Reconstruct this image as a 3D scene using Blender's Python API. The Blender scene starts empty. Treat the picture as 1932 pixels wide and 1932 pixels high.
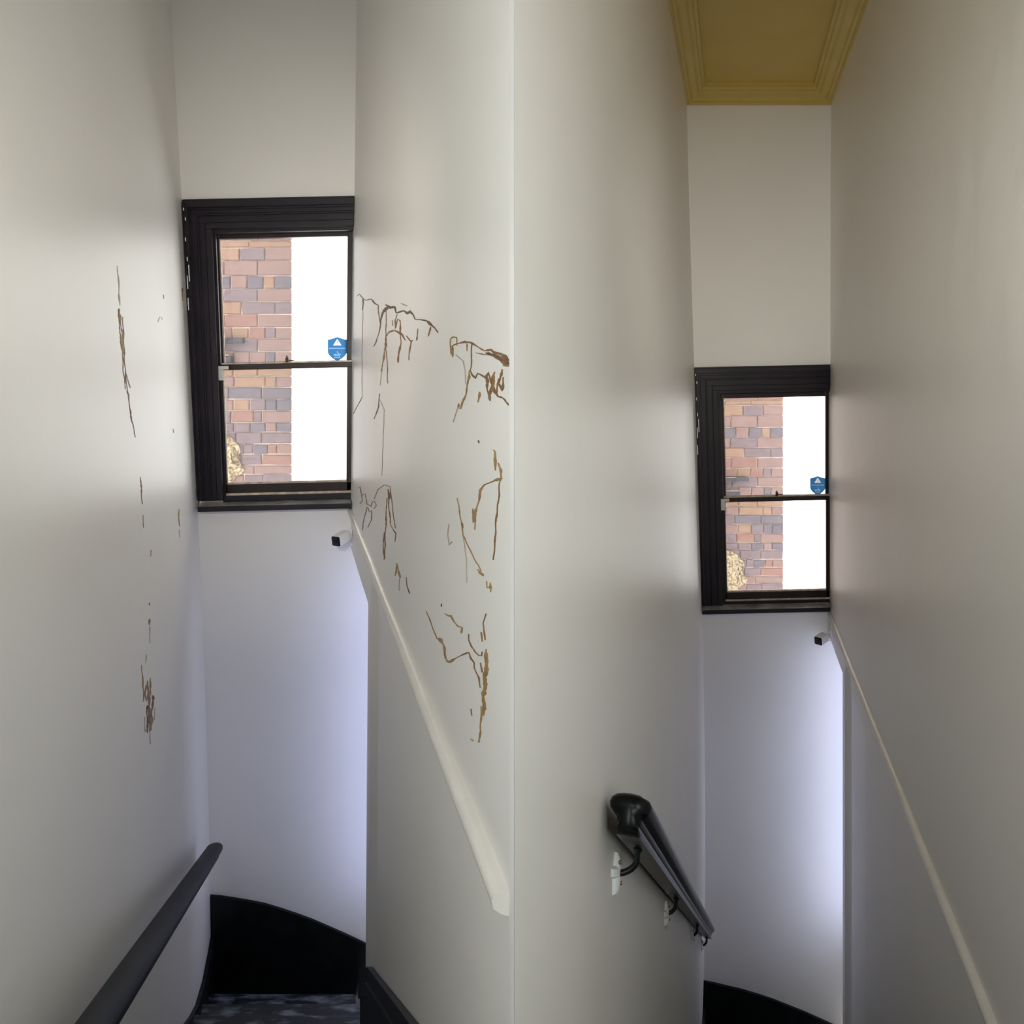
import bpy, bmesh, math, random
from mathutils import Vector, Matrix
C = bpy.context.scene.collection
rnd = random.Random(7)

# ------------------------------------------------------------------ camera, sky, lights, exposure
EYE = 1.35                      # eye height over the landing floor (z = 0)
F = 1430.0 / 1932.0             # focal length in picture widths
cam_d = bpy.data.cameras.new('camera'); cam = bpy.data.objects.new('camera', cam_d); C.objects.link(cam)
cam.location = (0, 0, EYE); cam.rotation_euler = (math.pi/2, 0, 0)
cam_d.sensor_width = 36; cam_d.lens = 36*F
cam_d.shift_y = -(966-707)/1932.0; cam_d.clip_start = 0.02
S = bpy.context.scene; S.camera = cam
S.view_settings.view_transform = 'Standard'; S.view_settings.look = 'None'
S.view_settings.gamma = 1; S.view_settings.use_curve_mapping = False
S.view_settings.exposure = 1.08
try:
    S.cycles.max_bounces = 14; S.cycles.diffuse_bounces = 9; S.cycles.use_denoising = True
    S.cycles.caustics_reflective = False; S.cycles.caustics_refractive = False
except Exception: pass
W = bpy.data.worlds.new('overcast_sky'); S.world = W; W.use_nodes = True
bg = W.node_tree.nodes['Background']; bg.inputs[0].default_value = (1.0, 0.985, 0.975, 1); bg.inputs[1].default_value = 2.3

def area(name, loc, target, sx, sy, power, col):
    l = bpy.data.lights.new(name, 'AREA'); l.shape = 'RECTANGLE'; l.size = sx; l.size_y = sy; l.energy = power; l.color = col
    o = bpy.data.objects.new(name, l); C.objects.link(o); o.location = loc
    o.rotation_euler = (Vector(target)-Vector(loc)).to_track_quat('-Z', 'Y').to_euler(); return o
# unseen fill lamps added at both sides of the landing, and daylight of the two windows low down beside the turns of the stairs
area('landing_fill', (-0.44, -0.25, EYE+0.20), (0.75, 2.6, EYE+0.10), 0.3, 0.9, 6.6, (0.93, 1.0, 0.99))
area('landing_fill', (0.50, -0.25, EYE+0.20), (-0.80, 2.6, EYE+0.10), 0.3, 0.9, 4.0, (0.93, 1.0, 0.99))
for x, tx, p in ((-0.50, -1.20, 2.3), (0.56, 1.66, 2.4)):                 # two added unseen beams, each brightening one end wall
    o = area('end_wall_fill', (x, 0.2, EYE+0.35), (tx, 4.4, EYE+0.24), 0.25, 0.25, p, (1.0, 0.95, 0.86)); o.data.spread = math.radians(50)
area('lower_daylight', (-0.68, 3.68, EYE-1.85), (-1.28, 4.48, EYE-1.85), 0.28, 1.8, 1.5, (0.56, 0.63, 1.0))
area('lower_daylight', (2.29, 4.76, EYE-2.75), (1.69, 5.56, EYE-2.75), 0.28, 1.9, 2.1, (0.66, 0.72, 1.0))

# ------------------------------------------------------------------ materials
def mat(name, col, rough=0.5, spec=0.5, col2=None, cscale=3.0, bump=0.0, bscale=60.0, bump2=0.0, b2scale=4.0, detail=6, stretch=None, lo=.35, hi=.65, metal=0):
    m = bpy.data.materials.new(name); m.use_nodes = True; nt = m.node_tree; N = nt.nodes; L = nt.links
    p = N['Principled BSDF']; p.inputs['Base Color'].default_value = (*col, 1); p.inputs['Roughness'].default_value = rough
    p.inputs['Specular IOR Level'].default_value = spec; p.inputs['Metallic'].default_value = metal
    g = N.new('ShaderNodeNewGeometry'); src = g.outputs['Position']
    if stretch:
        mp = N.new('ShaderNodeMapping'); mp.inputs['Scale'].default_value = stretch; L.new(src, mp.inputs[0]); src = mp.outputs[0]
    if col2:
        n = N.new('ShaderNodeTexNoise'); n.inputs['Scale'].default_value = cscale; n.inputs['Detail'].default_value = detail; L.new(src, n.inputs['Vector'])
        r = N.new('ShaderNodeValToRGB'); r.color_ramp.elements[0].position = lo; r.color_ramp.elements[1].position = hi
        r.color_ramp.elements[0].color = (*col, 1); r.color_ramp.elements[1].color = (*col2, 1)
        L.new(n.outputs[0], r.inputs[0]); L.new(r.outputs[0], p.inputs['Base Color'])
    prev = None
    for st, sc in ((bump2, b2scale), (bump, bscale)):
        if st:
            n = N.new('ShaderNodeTexNoise'); n.inputs['Scale'].default_value = sc; n.inputs['Detail'].default_value = 3; L.new(g.outputs['Position'], n.inputs['Vector'])
            b = N.new('ShaderNodeBump'); b.inputs['Strength'].default_value = st; b.inputs['Distance'].default_value = 0.3/sc
            L.new(n.outputs[0], b.inputs['Height'])
            if prev: L.new(prev.outputs[0], b.inputs['Normal'])
            prev = b
    if prev: L.new(prev.outputs[0], p.inputs['Normal'])
    return m
M = {}
M['paint']   = mat('satin_wall_paint', (0.80,0.78,0.75), 0.42, 0.5, (0.82,0.80,0.77), 1.6, 0.05, 90, 0.06, 5)
M['endwall'] = mat('matt_wall_paint', (0.80,0.785,0.76), 0.55, 0.4, (0.82,0.805,0.78), 1.6, 0.05, 90, 0.05, 5)
M['white']   = mat('white_gloss_paint', (0.80,0.77,0.73), 0.35, 0.5, (0.74,0.71,0.66), 9, 0.05, 60)
M['bead']    = mat('white_corner_paint', (0.93,0.93,0.93), 0.5)
M['ceiling'] = mat('yellowed_ceiling_paint', (0.60,0.44,0.12), 0.5, 0.4, (0.64,0.475,0.14), 2.5, 0.05, 40)
M['cornice'] = mat('yellowed_cornice_paint', (0.57,0.425,0.115), 0.33, 0.5, (0.60,0.455,0.13), 6, 0.03, 40)
M['black']   = mat('black_joinery_paint', (0.009,0.0065,0.012), 0.38, 0.5, (0.016,0.011,0.020), 5, 0.08, 70)
M['sash']    = mat('black_sash_paint', (0.016,0.011,0.012), 0.35, 0.5, (0.026,0.017,0.017), 8, 0.08, 70)
M['sillp']   = mat('worn_sill_paint_with_reflection', (0.16,0.155,0.165), 0.30, 0.8, (0.50,0.48,0.49), 11, 0.06, 60)  # worn streaks, lightened further to paint in the window's reflection on the sill
M['putty']   = mat('pale_weathered_putty', (0.72,0.62,0.52), 0.7, 0.3, (0.42,0.34,0.28), 22, 0.2, 80)
M['string']  = mat('black_string_paint', (0.0035,0.004,0.005), 0.5, 0.25, (0.007,0.009,0.009), 14, 0.1, 50)
M['tread']   = mat('worn_black_tread_paint', (0.006,0.007,0.010), 0.42, 0.5, (0.19,0.215,0.26), 16, 0.25, 60, stretch=(0.55,1.6,1.6), lo=.50, hi=.70, detail=10)
M['riser']   = mat('black_riser_paint', (0.005,0.006,0.008), 0.5, 0.3)
M['rail_grey'] = mat('slate_painted_rail', (0.006,0.0075,0.013), 0.6, 0.2, (0.011,0.013,0.019), 6)
M['rail_black'] = mat('gloss_black_rail', (0.0015,0.0022,0.0027), 0.27, 0.18, (0.003,0.004,0.0048), 6)
M['iron']    = mat('black_iron', (0.004,0.005,0.006), 0.35, 0.5)
M['patch']   = mat('white_filler', (0.95,0.96,0.98), 0.9, 0.2, (0.88,0.90,0.92), 60, 0.2, 120)
M['screw']   = mat('dull_screw_steel', (0.20,0.20,0.20), 0.4, 0.5, metal=0.7)
M['plastic'] = mat('white_plastic', (0.91,0.92,0.92), 0.35)
M['lens']    = mat('black_glass_face', (0.004,0.004,0.007), 0.15)
M['brass']   = mat('dark_latch_metal', (0.05,0.03,0.025), 0.4, metal=0.4)
M['sensor']  = mat('pale_grey_plastic', (0.62,0.62,0.61), 0.45)
M['mortar']  = mat('pale_lime_mortar', (0.56,0.46,0.39), 0.9, 0.2, (0.46,0.36,0.30), 30, 0.4, 60)
M['render']  = mat('rough_yellow_render', (0.13,0.095,0.06), 0.9, 0.2, (0.42,0.34,0.23), 60, 0.9, 120, detail=9, lo=.38, hi=.60)
M['gmetal']  = mat('grey_painted_metal', (0.045,0.042,0.052), 0.7, 0.2)
M['rim']     = mat('pale_metal_edge', (0.16,0.16,0.165), 0.6)
M['floor']   = mat('dark_landing_boards', (0.03,0.03,0.032), 0.5, 0.4, (0.05,0.05,0.055), 6)
BR = [mat('brick_rose', (0.175,0.109,0.100), 0.9, 0.2, (0.204,0.136,0.129), 18, 0.35, 90, stretch=(1,1,2.2)),
      mat('brick_plum', (0.122,0.088,0.101), 0.9, 0.2, (0.163,0.122,0.133), 18, 0.35, 90, stretch=(1,1,2.2)),
      mat('brick_orange', (0.211,0.120,0.084), 0.9, 0.2, (0.236,0.155,0.114), 18, 0.35, 90, stretch=(1,1,2.2)),
      mat('brick_slate', (0.091,0.075,0.095), 0.9, 0.2, (0.126,0.109,0.126), 18, 0.35, 90, stretch=(1,1,2.2)),
      mat('brick_red', (0.186,0.090,0.075), 0.9, 0.2, (0.211,0.126,0.110), 18, 0.35, 90, stretch=(1,1,2.2))]
ST = [mat('brown_drip', (0.165,0.085,0.045), 0.6, 0.3, (0.27,0.145,0.065), 40, 0.2, 200),
      mat('dark_drip', (0.075,0.045,0.032), 0.6, 0.3, (0.19,0.105,0.055), 45, 0.2, 200),
      mat('ochre_drip', (0.26,0.155,0.055), 0.6, 0.3, (0.38,0.24,0.11), 50, 0.2, 200),
      mat('faint_drip', (0.36,0.28,0.22), 0.6, 0.3, (0.48,0.41,0.35), 40)]
def mix_mat(name, a, fa, b, fac):
    m = bpy.data.materials.new(name); m.use_nodes = True; nt = m.node_tree; nt.nodes.remove(nt.nodes['Principled BSDF'])
    x = nt.nodes.new(a); y = nt.nodes.new(b); mx = nt.nodes.new('ShaderNodeMixShader')
    nt.links.new(x.outputs[0], mx.inputs[1]); nt.links.new(y.outputs[0], mx.inputs[2]); nt.links.new(mx.outputs[0], nt.nodes['Material Output'].inputs[0])
    mx.inputs[0].default_value = fac; fa(x, y, nt, mx); return m
def glass_f(x, y, nt, mx):
    x.inputs[0].default_value = (0.97,0.985,0.98,1); y.inputs['Roughness'].default_value = 0.03
    fr = nt.nodes.new('ShaderNodeFresnel'); fr.inputs[0].default_value = 1.45; nt.links.new(fr.outputs[0], mx.inputs[0])
def dusty(m):
    nt = m.node_tree; out = nt.nodes['Material Output']; src = out.inputs[0].links[0].from_socket
    t = nt.nodes.new('ShaderNodeBsdfTranslucent'); t.inputs[0].default_value = (.9,.88,.86,1)
    mx = nt.nodes.new('ShaderNodeMixShader'); mx.inputs[0].default_value = .03
    nt.links.new(src, mx.inputs[1]); nt.links.new(t.outputs[0], mx.inputs[2]); nt.links.new(mx.outputs[0], out.inputs[0]); return m
M['glass'] = mix_mat('window_glass', 'ShaderNodeBsdfTransparent', glass_f, 'ShaderNodeBsdfGlossy', 0.04); dusty(M['glass'])
def translucent(name, col, fac=0.7):
    def f(x, y, nt, mx): x.inputs[0].default_value = (*col, 1); y.inputs[0].default_value = (*col, 1)
    return mix_mat(name, 'ShaderNodeBsdfDiffuse', f, 'ShaderNodeBsdfTranslucent', fac)
M['blue'] = translucent('blue_vinyl', (0.052,0.20,0.45)); M['vwhite'] = translucent('white_vinyl', (0.8,0.85,0.88)); M['pale'] = translucent('pale_blue_print', (0.32,0.50,0.80))

# ------------------------------------------------------------------ builders
def wloc(o):
    v = Vector((0,0,0))
    while o is not None: v += o.location; o = o.parent
    return v
class MB:
    def __init__(s): s.v = []; s.f = []
    def add(s, vs, fs):
        b = len(s.v); s.v += [Vector(p) for p in vs]; s.f += [tuple(b+i for i in f) for f in fs]; return s
    def hexa(s, a, b):                       # two quads, same winding
        return s.add(list(a)+list(b), [(3,2,1,0),(4,5,6,7),(0,1,5,4),(1,2,6,5),(2,3,7,6),(3,0,4,7)])
    def box(s, x0, x1, y0, y1, z0, z1):
        return s.hexa([(x0,y0,z0),(x1,y0,z0),(x1,y0,z1),(x0,y0,z1)], [(x0,y1,z0),(x1,y1,z0),(x1,y1,z1),(x0,y1,z1)])
    def prism(s, loop_a, loop_b):            # two equal loops joined and capped
        n = len(loop_a)
        return s.add(list(loop_a)+list(loop_b), [tuple(range(n-1,-1,-1)), tuple(range(n,2*n))]+[(i,(i+1)%n,n+(i+1)%n,n+i) for i in range(n)])
    def rings(s, rings, cap=True, closed=True):
        n = len(rings[0]); vs = [p for r in rings for p in r]; fs = []
        for k in range(len(rings)-1):
            for i in range(n if closed else n-1):
                fs.append((k*n+i, k*n+(i+1)%n, (k+1)*n+(i+1)%n, (k+1)*n+i))
        if cap: fs += [tuple(range(n-1,-1,-1)), tuple(range((len(rings)-1)*n, len(rings)*n))]
        return s.add(vs, fs)
    def tube(s, pts, r, n=10):
        pts = [Vector(p) for p in pts]; rs = []; prev = None
        for i, p in enumerate(pts):
            t = (pts[min(i+1,len(pts)-1)]-pts[max(i-1,0)]).normalized()
            a = t.orthogonal().normalized() if prev is None else (prev - t*prev.dot(t)).normalized(); prev = a; b = t.cross(a)
            rr = r[i] if isinstance(r, (list,tuple)) else r
            rs.append([p + (a*math.cos(2*math.pi*k/n)+b*math.sin(2*math.pi*k/n))*rr for k in range(n)])
        return s.rings(rs)
    def build(s, name, m, parent=None, smooth=False, bevel=0, seg=2, **props):
        me = bpy.data.meshes.new(name); off = wloc(parent)
        me.from_pydata([tuple(p-off) for p in s.v], [], s.f)
        bm = bmesh.new(); bm.from_mesh(me); bmesh.ops.recalc_face_normals(bm, faces=bm.faces)
        if bevel: bmesh.ops.bevel(bm, geom=bm.edges[:], offset=bevel, segments=seg, affect='EDGES', profile=0.6, clamp_overlap=True)
        bm.to_mesh(me); bm.free()
        if smooth:
            for p in me.polygons: p.use_smooth = True
            me.set_sharp_from_angle(angle=math.radians(smooth if smooth > 1 else 40))
        me.materials.append(m)
        o = bpy.data.objects.new(name, me); C.objects.link(o)
        if parent is not None: o.parent = parent
        for k, v in props.items(): o[k] = v
        return o
def empty(name, loc, **props):
    o = bpy.data.objects.new(name, None); C.objects.link(o); o.location = loc; o.empty_display_size = 0.1
    for k, v in props.items(): o[k] = v
    return o

# ------------------------------------------------------------------ the two stair wells
def cubic(pts):
    def f(z):
        t = 0
        for i, (zi, xi) in enumerate(pts):
            w = xi
            for j, (zj, _) in enumerate(pts):
                if j != i: w *= (z-zj)/(zi-zj)
            t += w
        return t
    return f
f = 1430.0
class Well:
    """A splayed well: its side walls run along axis (ax, 1), its end wall is parallel to x. Heights z are counted from eye level.
    Walls lean and bow with height: left(z) / right(z) are their offsets (metres) from the axis at any depth."""
    def __init__(s, xv, D, lp, rp, **k):
        s.xv = xv; s.D = D; s.s = f/D; s.ax = (xv-966)/f
        a = cubic(lp); b = cubic(rp)
        zl, zh = min(p[0] for p in lp)-.4, max(p[0] for p in lp)+.5
        s.left = lambda z: a(min(max(z,zl),zh))/s.s
        s.right = lambda z: b(min(max(z,zl),zh))/s.s
        s.__dict__.update(k)
    def P(s, X, d, z): return Vector((X+s.ax*d, d, z+EYE))
    def img(s, px, py, d): return s.P((px-s.xv)*d/f, d, -(py-707)*d/f)
    def depth_on(s, px, py, side):           # the depth at which a side wall shows up there
        z = 0
        for _ in range(30):
            X = side(z); d = X*f/(px-s.xv); z = -(py-707)*d/f
        return X, d, z
LWELL = Well(560, 3.96, [(1.93,-238),(.917,-217),(-.714,-186.5),(-2.72,-163)], [(1.93,113),(.92,108.5),(-.75,102.5),(-2.5,98)],
             zc=2.25, zf=-3.9, cap=-.695, head=-.905, post=692, g=(697,713), gtop=1096, ys=lambda y: y, dapex=1.07)
RWELL = Well(1386, 5.05, [(1.79,-90),(.05,-76),(-1.6,-61.5),(-4.05,-58.5)], [(1.79,182),(.05,180.5),(-1.6,180.5),(-4.05,180.5)],
             zc=1.90, zf=-5.2, cap=-1.575, head=-1.76, post=1590, g=(1594,1607), gtop=1256, ys=lambda y: 693+(y-376)*.79, dapex=.93)

def frange(a, b, n): return [a+(b-a)*i/n for i in range(n+1)]
def slab(mb, w, ds, zs, inner, outer):
    """Wall slab between two surfaces given as X(d, z)."""
    nd, nz = len(ds), len(zs)
    vs = [w.P(inner(d,z), d, z) for d in ds for z in zs] + [w.P(outer(d,z), d, z) for d in ds for z in zs]
    o = nd*nz; fs = []
    q = lambda i, j: i*nz+j
    for i in range(nd-1):
        for j in range(nz-1):
            fs.append((q(i,j),q(i+1,j),q(i+1,j+1),q(i,j+1))); fs.append((o+q(i,j+1),o+q(i+1,j+1),o+q(i+1,j),o+q(i,j)))
    for i in range(nd-1):
        fs.append((q(i,0),o+q(i,0),o+q(i+1,0),q(i+1,0))); fs.append((q(i,nz-1),q(i+1,nz-1),o+q(i+1,nz-1),o+q(i,nz-1)))
    for j in range(nz-1):
        fs.append((q(0,j),q(0,j+1),o+q(0,j+1),o+q(0,j))); fs.append((q(nd-1,j),o+q(nd-1,j),o+q(nd-1,j+1),q(nd-1,j+1)))
    mb.add(vs, fs)

def build_shell(w, L):
    D = w.D; TH = .15
    which = 'stained' if L else 'clean'
    # thickness: the party walls between the wells taper to the corner bead near the viewer
    th_out = lambda d, z=0: .10
    th_in = lambda d, z=0: max(.0005, min(.10, .0005+.20*(d-.012-(apex_L(z) if L else apex_R(z)))))
    thl, thr = (th_out, th_in) if L else (th_in, th_out)
    # left wall
    mb = MB(); d0 = .3 if L else None
    zs = frange(w.zf, w.zc+.05, 26)
    if L:
        slab(mb, w, frange(.3, D+TH, 12), zs, lambda d,z: w.left(z), lambda d,z: w.left(z)-thl(d,z))
    else:
        # its free edge starts exactly at the corner bead
        def dd(u, z): s0 = apex_R(z); return s0+(D+TH-s0)*u
        us = frange(0, 1, 12); nd, nz = 13, len(zs); vs = []; o = nd*nz
        for inner in (1, 0):
            for u in us:
                for z in zs:
                    d = dd(u,z); vs.append(w.P(w.left(z)-(0 if inner else th_in(d,z)), d, z))
        fs = []; q = lambda i,j: i*nz+j
        for i in range(nd-1):
            for j in range(nz-1):
                fs.append((q(i,j),q(i+1,j),q(i+1,j+1),q(i,j+1))); fs.append((o+q(i,j+1),o+q(i+1,j+1),o+q(i+1,j),o+q(i,j)))
        mb.add(vs, fs)
    wl = mb.build('wall_left', M['paint'], kind='structure', smooth=50, label=f'{which} off-white wall on the left of its stair well')
    # right wall: full height down to the head of the opening, then only as far as the post
    Xr = w.right
    Xp, dp, zp = w.depth_on(w.post, 1500, Xr); w.dpost = dp
    g1 = w.depth_on(w.g[0], 1500, Xr)[1]; g0 = w.depth_on(w.g[1], 1500, Xr)[1]
    zt = -(w.gtop-707)*((g0+g1)/2)/f; gc = (g0+g1)/2; gr = (g1-g0)/2
    def rec(d, z):
        if not g0 < d < g1: return 0
        u = (d-gc)/gr; top = zt - gr*1.2*(1-math.sqrt(max(0,1-u*u)))
        if z > top: return 0
        return .036*math.sqrt(max(0,1-u*u))*min(1,(top-z)/.05)
    mb = MB(); dn = 1.067 if L else .3
    ds = frange(dn, g0, 8)[:-1]+frange(g0, g1, 12)+[g1+(dp-g1)*.5, dp]
    ph = w.head; near = ds
    def dd(i, z):                                 # the clean wall edge meets the corner bead
        if not L or i > 7: return near[i]
        s0 = apex_L(z); return s0+(near[i]-near[0])*(near[8]-s0)/(near[8]-near[0])
    def sheet(ds, zs):
        nd, nz = len(ds), len(zs); o = nd*nz; fs = []; q = lambda i,j: i*nz+j
        D_ = [[dd(i,z) if i < len(near) else ds[i] for z in zs] for i in range(nd)]
        vs = [w.P(Xr(z)+rec(D_[i][j],z), D_[i][j], z) for i in range(nd) for j,z in enumerate(zs)]+[w.P(Xr(z)+max(thr(D_[i][j],z),.0005)+(.037 if rec(D_[i][j],z) else 0), D_[i][j], z) for i in range(nd) for j,z in enumerate(zs)]
        for i in range(nd-1):
            for j in range(nz-1):
                fs.append((q(i,j),q(i+1,j),q(i+1,j+1),q(i,j+1))); fs.append((o+q(i,j+1),o+q(i+1,j+1),o+q(i+1,j),o+q(i,j)))
        for i in range(nd-1): fs.append((q(i,0),o+q(i,0),o+q(i+1,0),q(i+1,0))); fs.append((q(i,nz-1),q(i+1,nz-1),o+q(i+1,nz-1),o+q(i,nz-1)))
        for j in range(nz-1): fs.append((q(0,j),q(0,j+1),o+q(0,j+1),o+q(0,j))); fs.append((q(nd-1,j),o+q(nd-1,j),o+q(nd-1,j+1),q(nd-1,j+1)))
        mb.add(vs, fs)
    lo_, hi_ = min(zt,ph)-.25, max(zt,ph)+.02
    fine = sorted(set(frange(lo_, hi_, 26)+[ph]))
    sheet(ds, frange(w.zf, lo_, 14)[:-1]+[z for z in fine if z <= ph])
    sheet(ds+frange(dp, D+TH, 5)[1:], [z for z in fine if z >= ph]+frange(hi_, w.zc+.05, 18)[1:])
    wr = mb.build('wall_right', M['paint'], kind='structure', smooth=40, label=f'{which} off-white wall on the right of its stair well')
    # end wall: above and below the window; the lower part runs on past the opening
    mb = MB(); zt = -(w.ys(380)-707)/w.s; zb = -(w.ys(953)-707)/w.s
    def panel(z0, z1, xr, n=14):
        zs = frange(z0, z1, n); L_ = [w.left(z)-.03 for z in zs]; R_ = [xr(z) for z in zs]
        for i in range(n):
            a = [w.P(L_[i],D,zs[i]), w.P(R_[i],D,zs[i]), w.P(R_[i+1],D,zs[i+1]), w.P(L_[i+1],D,zs[i+1])]
            b = [p+Vector((w.ax*TH,TH,0)) for p in a]; mb.hexa(a,b)
    panel(zt, w.zc+.05, lambda z: w.right(z)+.03); panel(w.head, zb, lambda z: w.right(z)+.03); panel(w.zf, w.head, lambda z: w.right(z)+.8)
    mb.build('wall_end', M['endwall'], kind='structure', label=f'pale end wall round the window of the {which} stair well')
    # passage beside the turn of the stairs
    mb = MB(); xa = w.right(-2)+thr(dp); xb = xa+1.15
    a = lambda X, d, z: w.P(X,d,z)
    X0 = w.right(-2)+.06; X1 = w.right(-2)+(.33 if L else .50)
    def blk(Xa, Xb, da, db, za, zb):
        q = ((Xa,za),(Xb,za),(Xb,zb),(Xa,zb)); mb.hexa([w.P(X,da,z) for X,z in q], [w.P(X,db,z) for X,z in q])
    blk(X0, X1, dp-.07, dp, w.zf, w.head+.08)                    # jamb side wall
    blk(X0, X1, dp-.07, D+TH, w.head+.005, w.head+.08)           # soffit
    blk(X1, X1+.07, dp-.07, D+TH, w.zf, w.head+.08)
    mb.build('wall_passage', M['endwall'], kind='structure', label=f'white passage walls where the {which} stairs turn away')
    # ledge capping on the right wall
    mb = MB(); prof = [(0,0),(-.010,.001),(-.017,-.004),(-.020,-.012),(-.018,-.021),(-.010,-.027),(0,-.030)]
    rs = [[w.P(Xr(w.cap)+.003+px*1.3, d, w.cap+pz*1.15+.002*math.sin(d*7)) for px,pz in prof] for d in frange(apex_L(w.cap)+.004 if L else .5, D-.0, 24)]
    mb.rings(rs).build('trim_cap', M['white'], kind='structure', smooth=60, label=f'white rounded capping along the right wall of the {which} stair well')
    return wl, wr

def apex_R(z):                               # where the clean well's left wall meets the corner bead
    X = RWELL.left(z); return -X*f/(RWELL.xv-971.0)
def apex_L(z): return LWELL.right(z)*f/(961.0-LWELL.xv)
LW_, LR_ = build_shell(LWELL, True)
RW_, RR_ = build_shell(RWELL, False)
# white corner bead where the party walls of the two wells meet
mb = MB(); zs = frange(-5.2, 2.3, 40); ring = []
for z in zs:
    a = LWELL.P(LWELL.right(z), apex_L(z), z); d = apex_R(z); b = RWELL.P(RWELL.left(z), d, z)
    ring.append([a+Vector((0.0,-.002,0)), b+Vector((0,-.002,0)), b+Vector((0.001,.03,0)), a+Vector((-.001,.03,0))])
mb.rings(ring).build('trim_bead', M['bead'], kind='structure', label='white corner bead where the party walls of both wells meet')

# ceilings, cornice, landing
mb = MB(); w = RWELL
mb.hexa([w.P(-.45,.55,w.zc),w.P(.75,.55,w.zc),w.P(.75,w.D+.15,w.zc),w.P(-.45,w.D+.15,w.zc)], [w.P(-.45,.55,w.zc+.1),w.P(.75,.55,w.zc+.1),w.P(.75,w.D+.15,w.zc+.1),w.P(-.45,w.D+.15,w.zc+.1)])
mb.build('ceiling', M['ceiling'], kind='structure', label='yellowed ceiling panel over the clean stair well')
# cornice: ogee profile (in, up) run along left wall, end wall, right wall
prof = [(0,0),(.012,0),(.016,.012),(.030,.018),(.036,.030),(.050,.040),(.075,.048),(.088,.062),(.105,.066),(.112,.080),(.128,.084),(.130,.11),(0,.11)]
zc0 = w.zc-.105
mb = MB(); rs = []
for (sx, d, cx, cy) in ((-1,.56,1,0),(-1,w.D,1,-1),(1,w.D,-1,-1),(1,.56,-1,0)):
    r = []
    for i_, u in prof:
        z = zc0+u; X = (w.left(z) if sx < 0 else w.right(z)); r.append(w.P(X+cx*i_, d+cy*i_, z))
    rs.append(r)
mb.rings(rs).build('trim_cornice', M['cornice'], kind='structure', smooth=30, label='yellowed moulded cornice round the ceiling of the clean stair well')
mb = MB(); w = LWELL
mb.box(-2.2, .40, -2.5, 4.2, EYE+w.zc, EYE+w.zc+.1); mb.box(.40, 1.0, -2.5, .55, EYE+w.zc, EYE+w.zc+.1)
mb.box(.40, .5, .5, 4.2, EYE+w.zc, EYE+w.zc+.1)
mb.box(-.02, 1.2, .5, .56, EYE+RWELL.zc, EYE+w.zc+.05)                # bulkhead down to the lower ceiling
mb.build('ceiling', M['endwall'], kind='structure', label='white ceiling over the landing and the stained stair well')
mb = MB()
mb.box(-.85, -.62, -2.5, .42, 0, EYE+2.3); mb.box(.70, .95, -2.5, .42, 0, EYE+2.3); mb.box(-.85, .95, -2.6, -2.5, 0, EYE+2.3)
mb.build('wall_landing', M['endwall'], kind='structure', label='white walls of the landing behind the viewer')
MB().box(-.85, .95, -2.5, 1.02, -.12, 0).build('floor', M['floor'], kind='structure', label='dark boards of the landing')

# ------------------------------------------------------------------ staircases
def polyprism_back(w, pts, d0, d1):          # polygon given in (X, z) at the end wall, extruded along the axis
    return [w.P(X,d0,z) for X,z in pts], [w.P(X,d1,z) for X,z in pts]
def staircase(w, L, n, rise, going, d_start, zl, label):
    st = empty('staircase', w.P(0, d_start, -EYE), label=label, category='stairs')
    xr = lambda z: w.right(z)
    for k in range(1, n+1):
        z = -EYE - rise*k; d1 = d_start+going*k; d0 = d1-going
        xl, x1 = w.left(z)+.004, w.right(z)-.004
        if d1 > w.dpost: x1 = w.right(z)+.02
        dz = .004*math.sin(k*2.1)
        a = [w.P(xl,d0,z-.032),w.P(x1,d0,z-.032),w.P(x1,d0,z),w.P(xl,d0,z)]
        b = [w.P(xl,d1+.018,z-.032),w.P(x1,d1+.018+dz,z-.032),w.P(x1,d1+.018+dz,z),w.P(xl,d1+.018,z)]
        MB().hexa(a,b).build('tread', M['tread'], st, bevel=.006)
        a = [w.P(xl,d1-.02,z-rise),w.P(x1,d1-.02,z-rise),w.P(x1,d1-.02,z-.033),w.P(xl,d1-.02,z-.033)]
        MB().hexa(a, [p+Vector((0,.018,0)) for p in a]).build('riser', M['riser'], st)
    # the first riser under the landing edge, the corner tread and the steps going off to the right
    z = -EYE; a = [w.P(w.left(z)+.004,d_start-.02,z-rise),w.P(w.right(z)-.004,d_start-.02,z-rise),w.P(w.right(z)-.004,d_start-.02,z-.0),w.P(w.left(z)+.004,d_start-.02,z-.0)]
    MB().hexa(a, [p+Vector((0,.018,0)) for p in a]).build('riser', M['riser'], st)
    z = -EYE-rise*(n+1); dl = d_start+going*n
    a = [w.P(w.left(z)+.004,dl-.02,z-.03),w.P(w.right(z)+.03,dl-.02,z-.03),w.P(w.right(z)+.03,dl-.02,z),w.P(w.left(z)+.004,dl-.02,z)]
    b = [w.P(w.left(z)+.004,w.D-.004,z-.03),w.P(w.right(z)+.03,w.D-.004,z-.03),w.P(w.right(z)+.03,w.D-.004,z),w.P(w.left(z)+.004,w.D-.004,z)]
    MB().hexa(a,b).build('tread', M['tread'], st, bevel=.005)
    x0 = w.P(w.right(z),w.D,0).x
    for k in range(3):
        zz = EYE+z-rise*(k+1)
        MB().box(x0+.03+.24*k, x0+.03+.24*(k+1)+.02, w.dpost+.004, w.D-.004, zz-.03, zz).build('tread', M['tread'], st, bevel=.005)
    return st
sl = staircase(LWELL, True, 10, .17, .2615, 1.1, 0, 'black painted stairs with worn treads going down between stained walls')
sr = staircase(RWELL, False, 17, .17, .218, 1.1, 0, 'black painted stairs going down between clean walls, mostly hidden')
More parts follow.
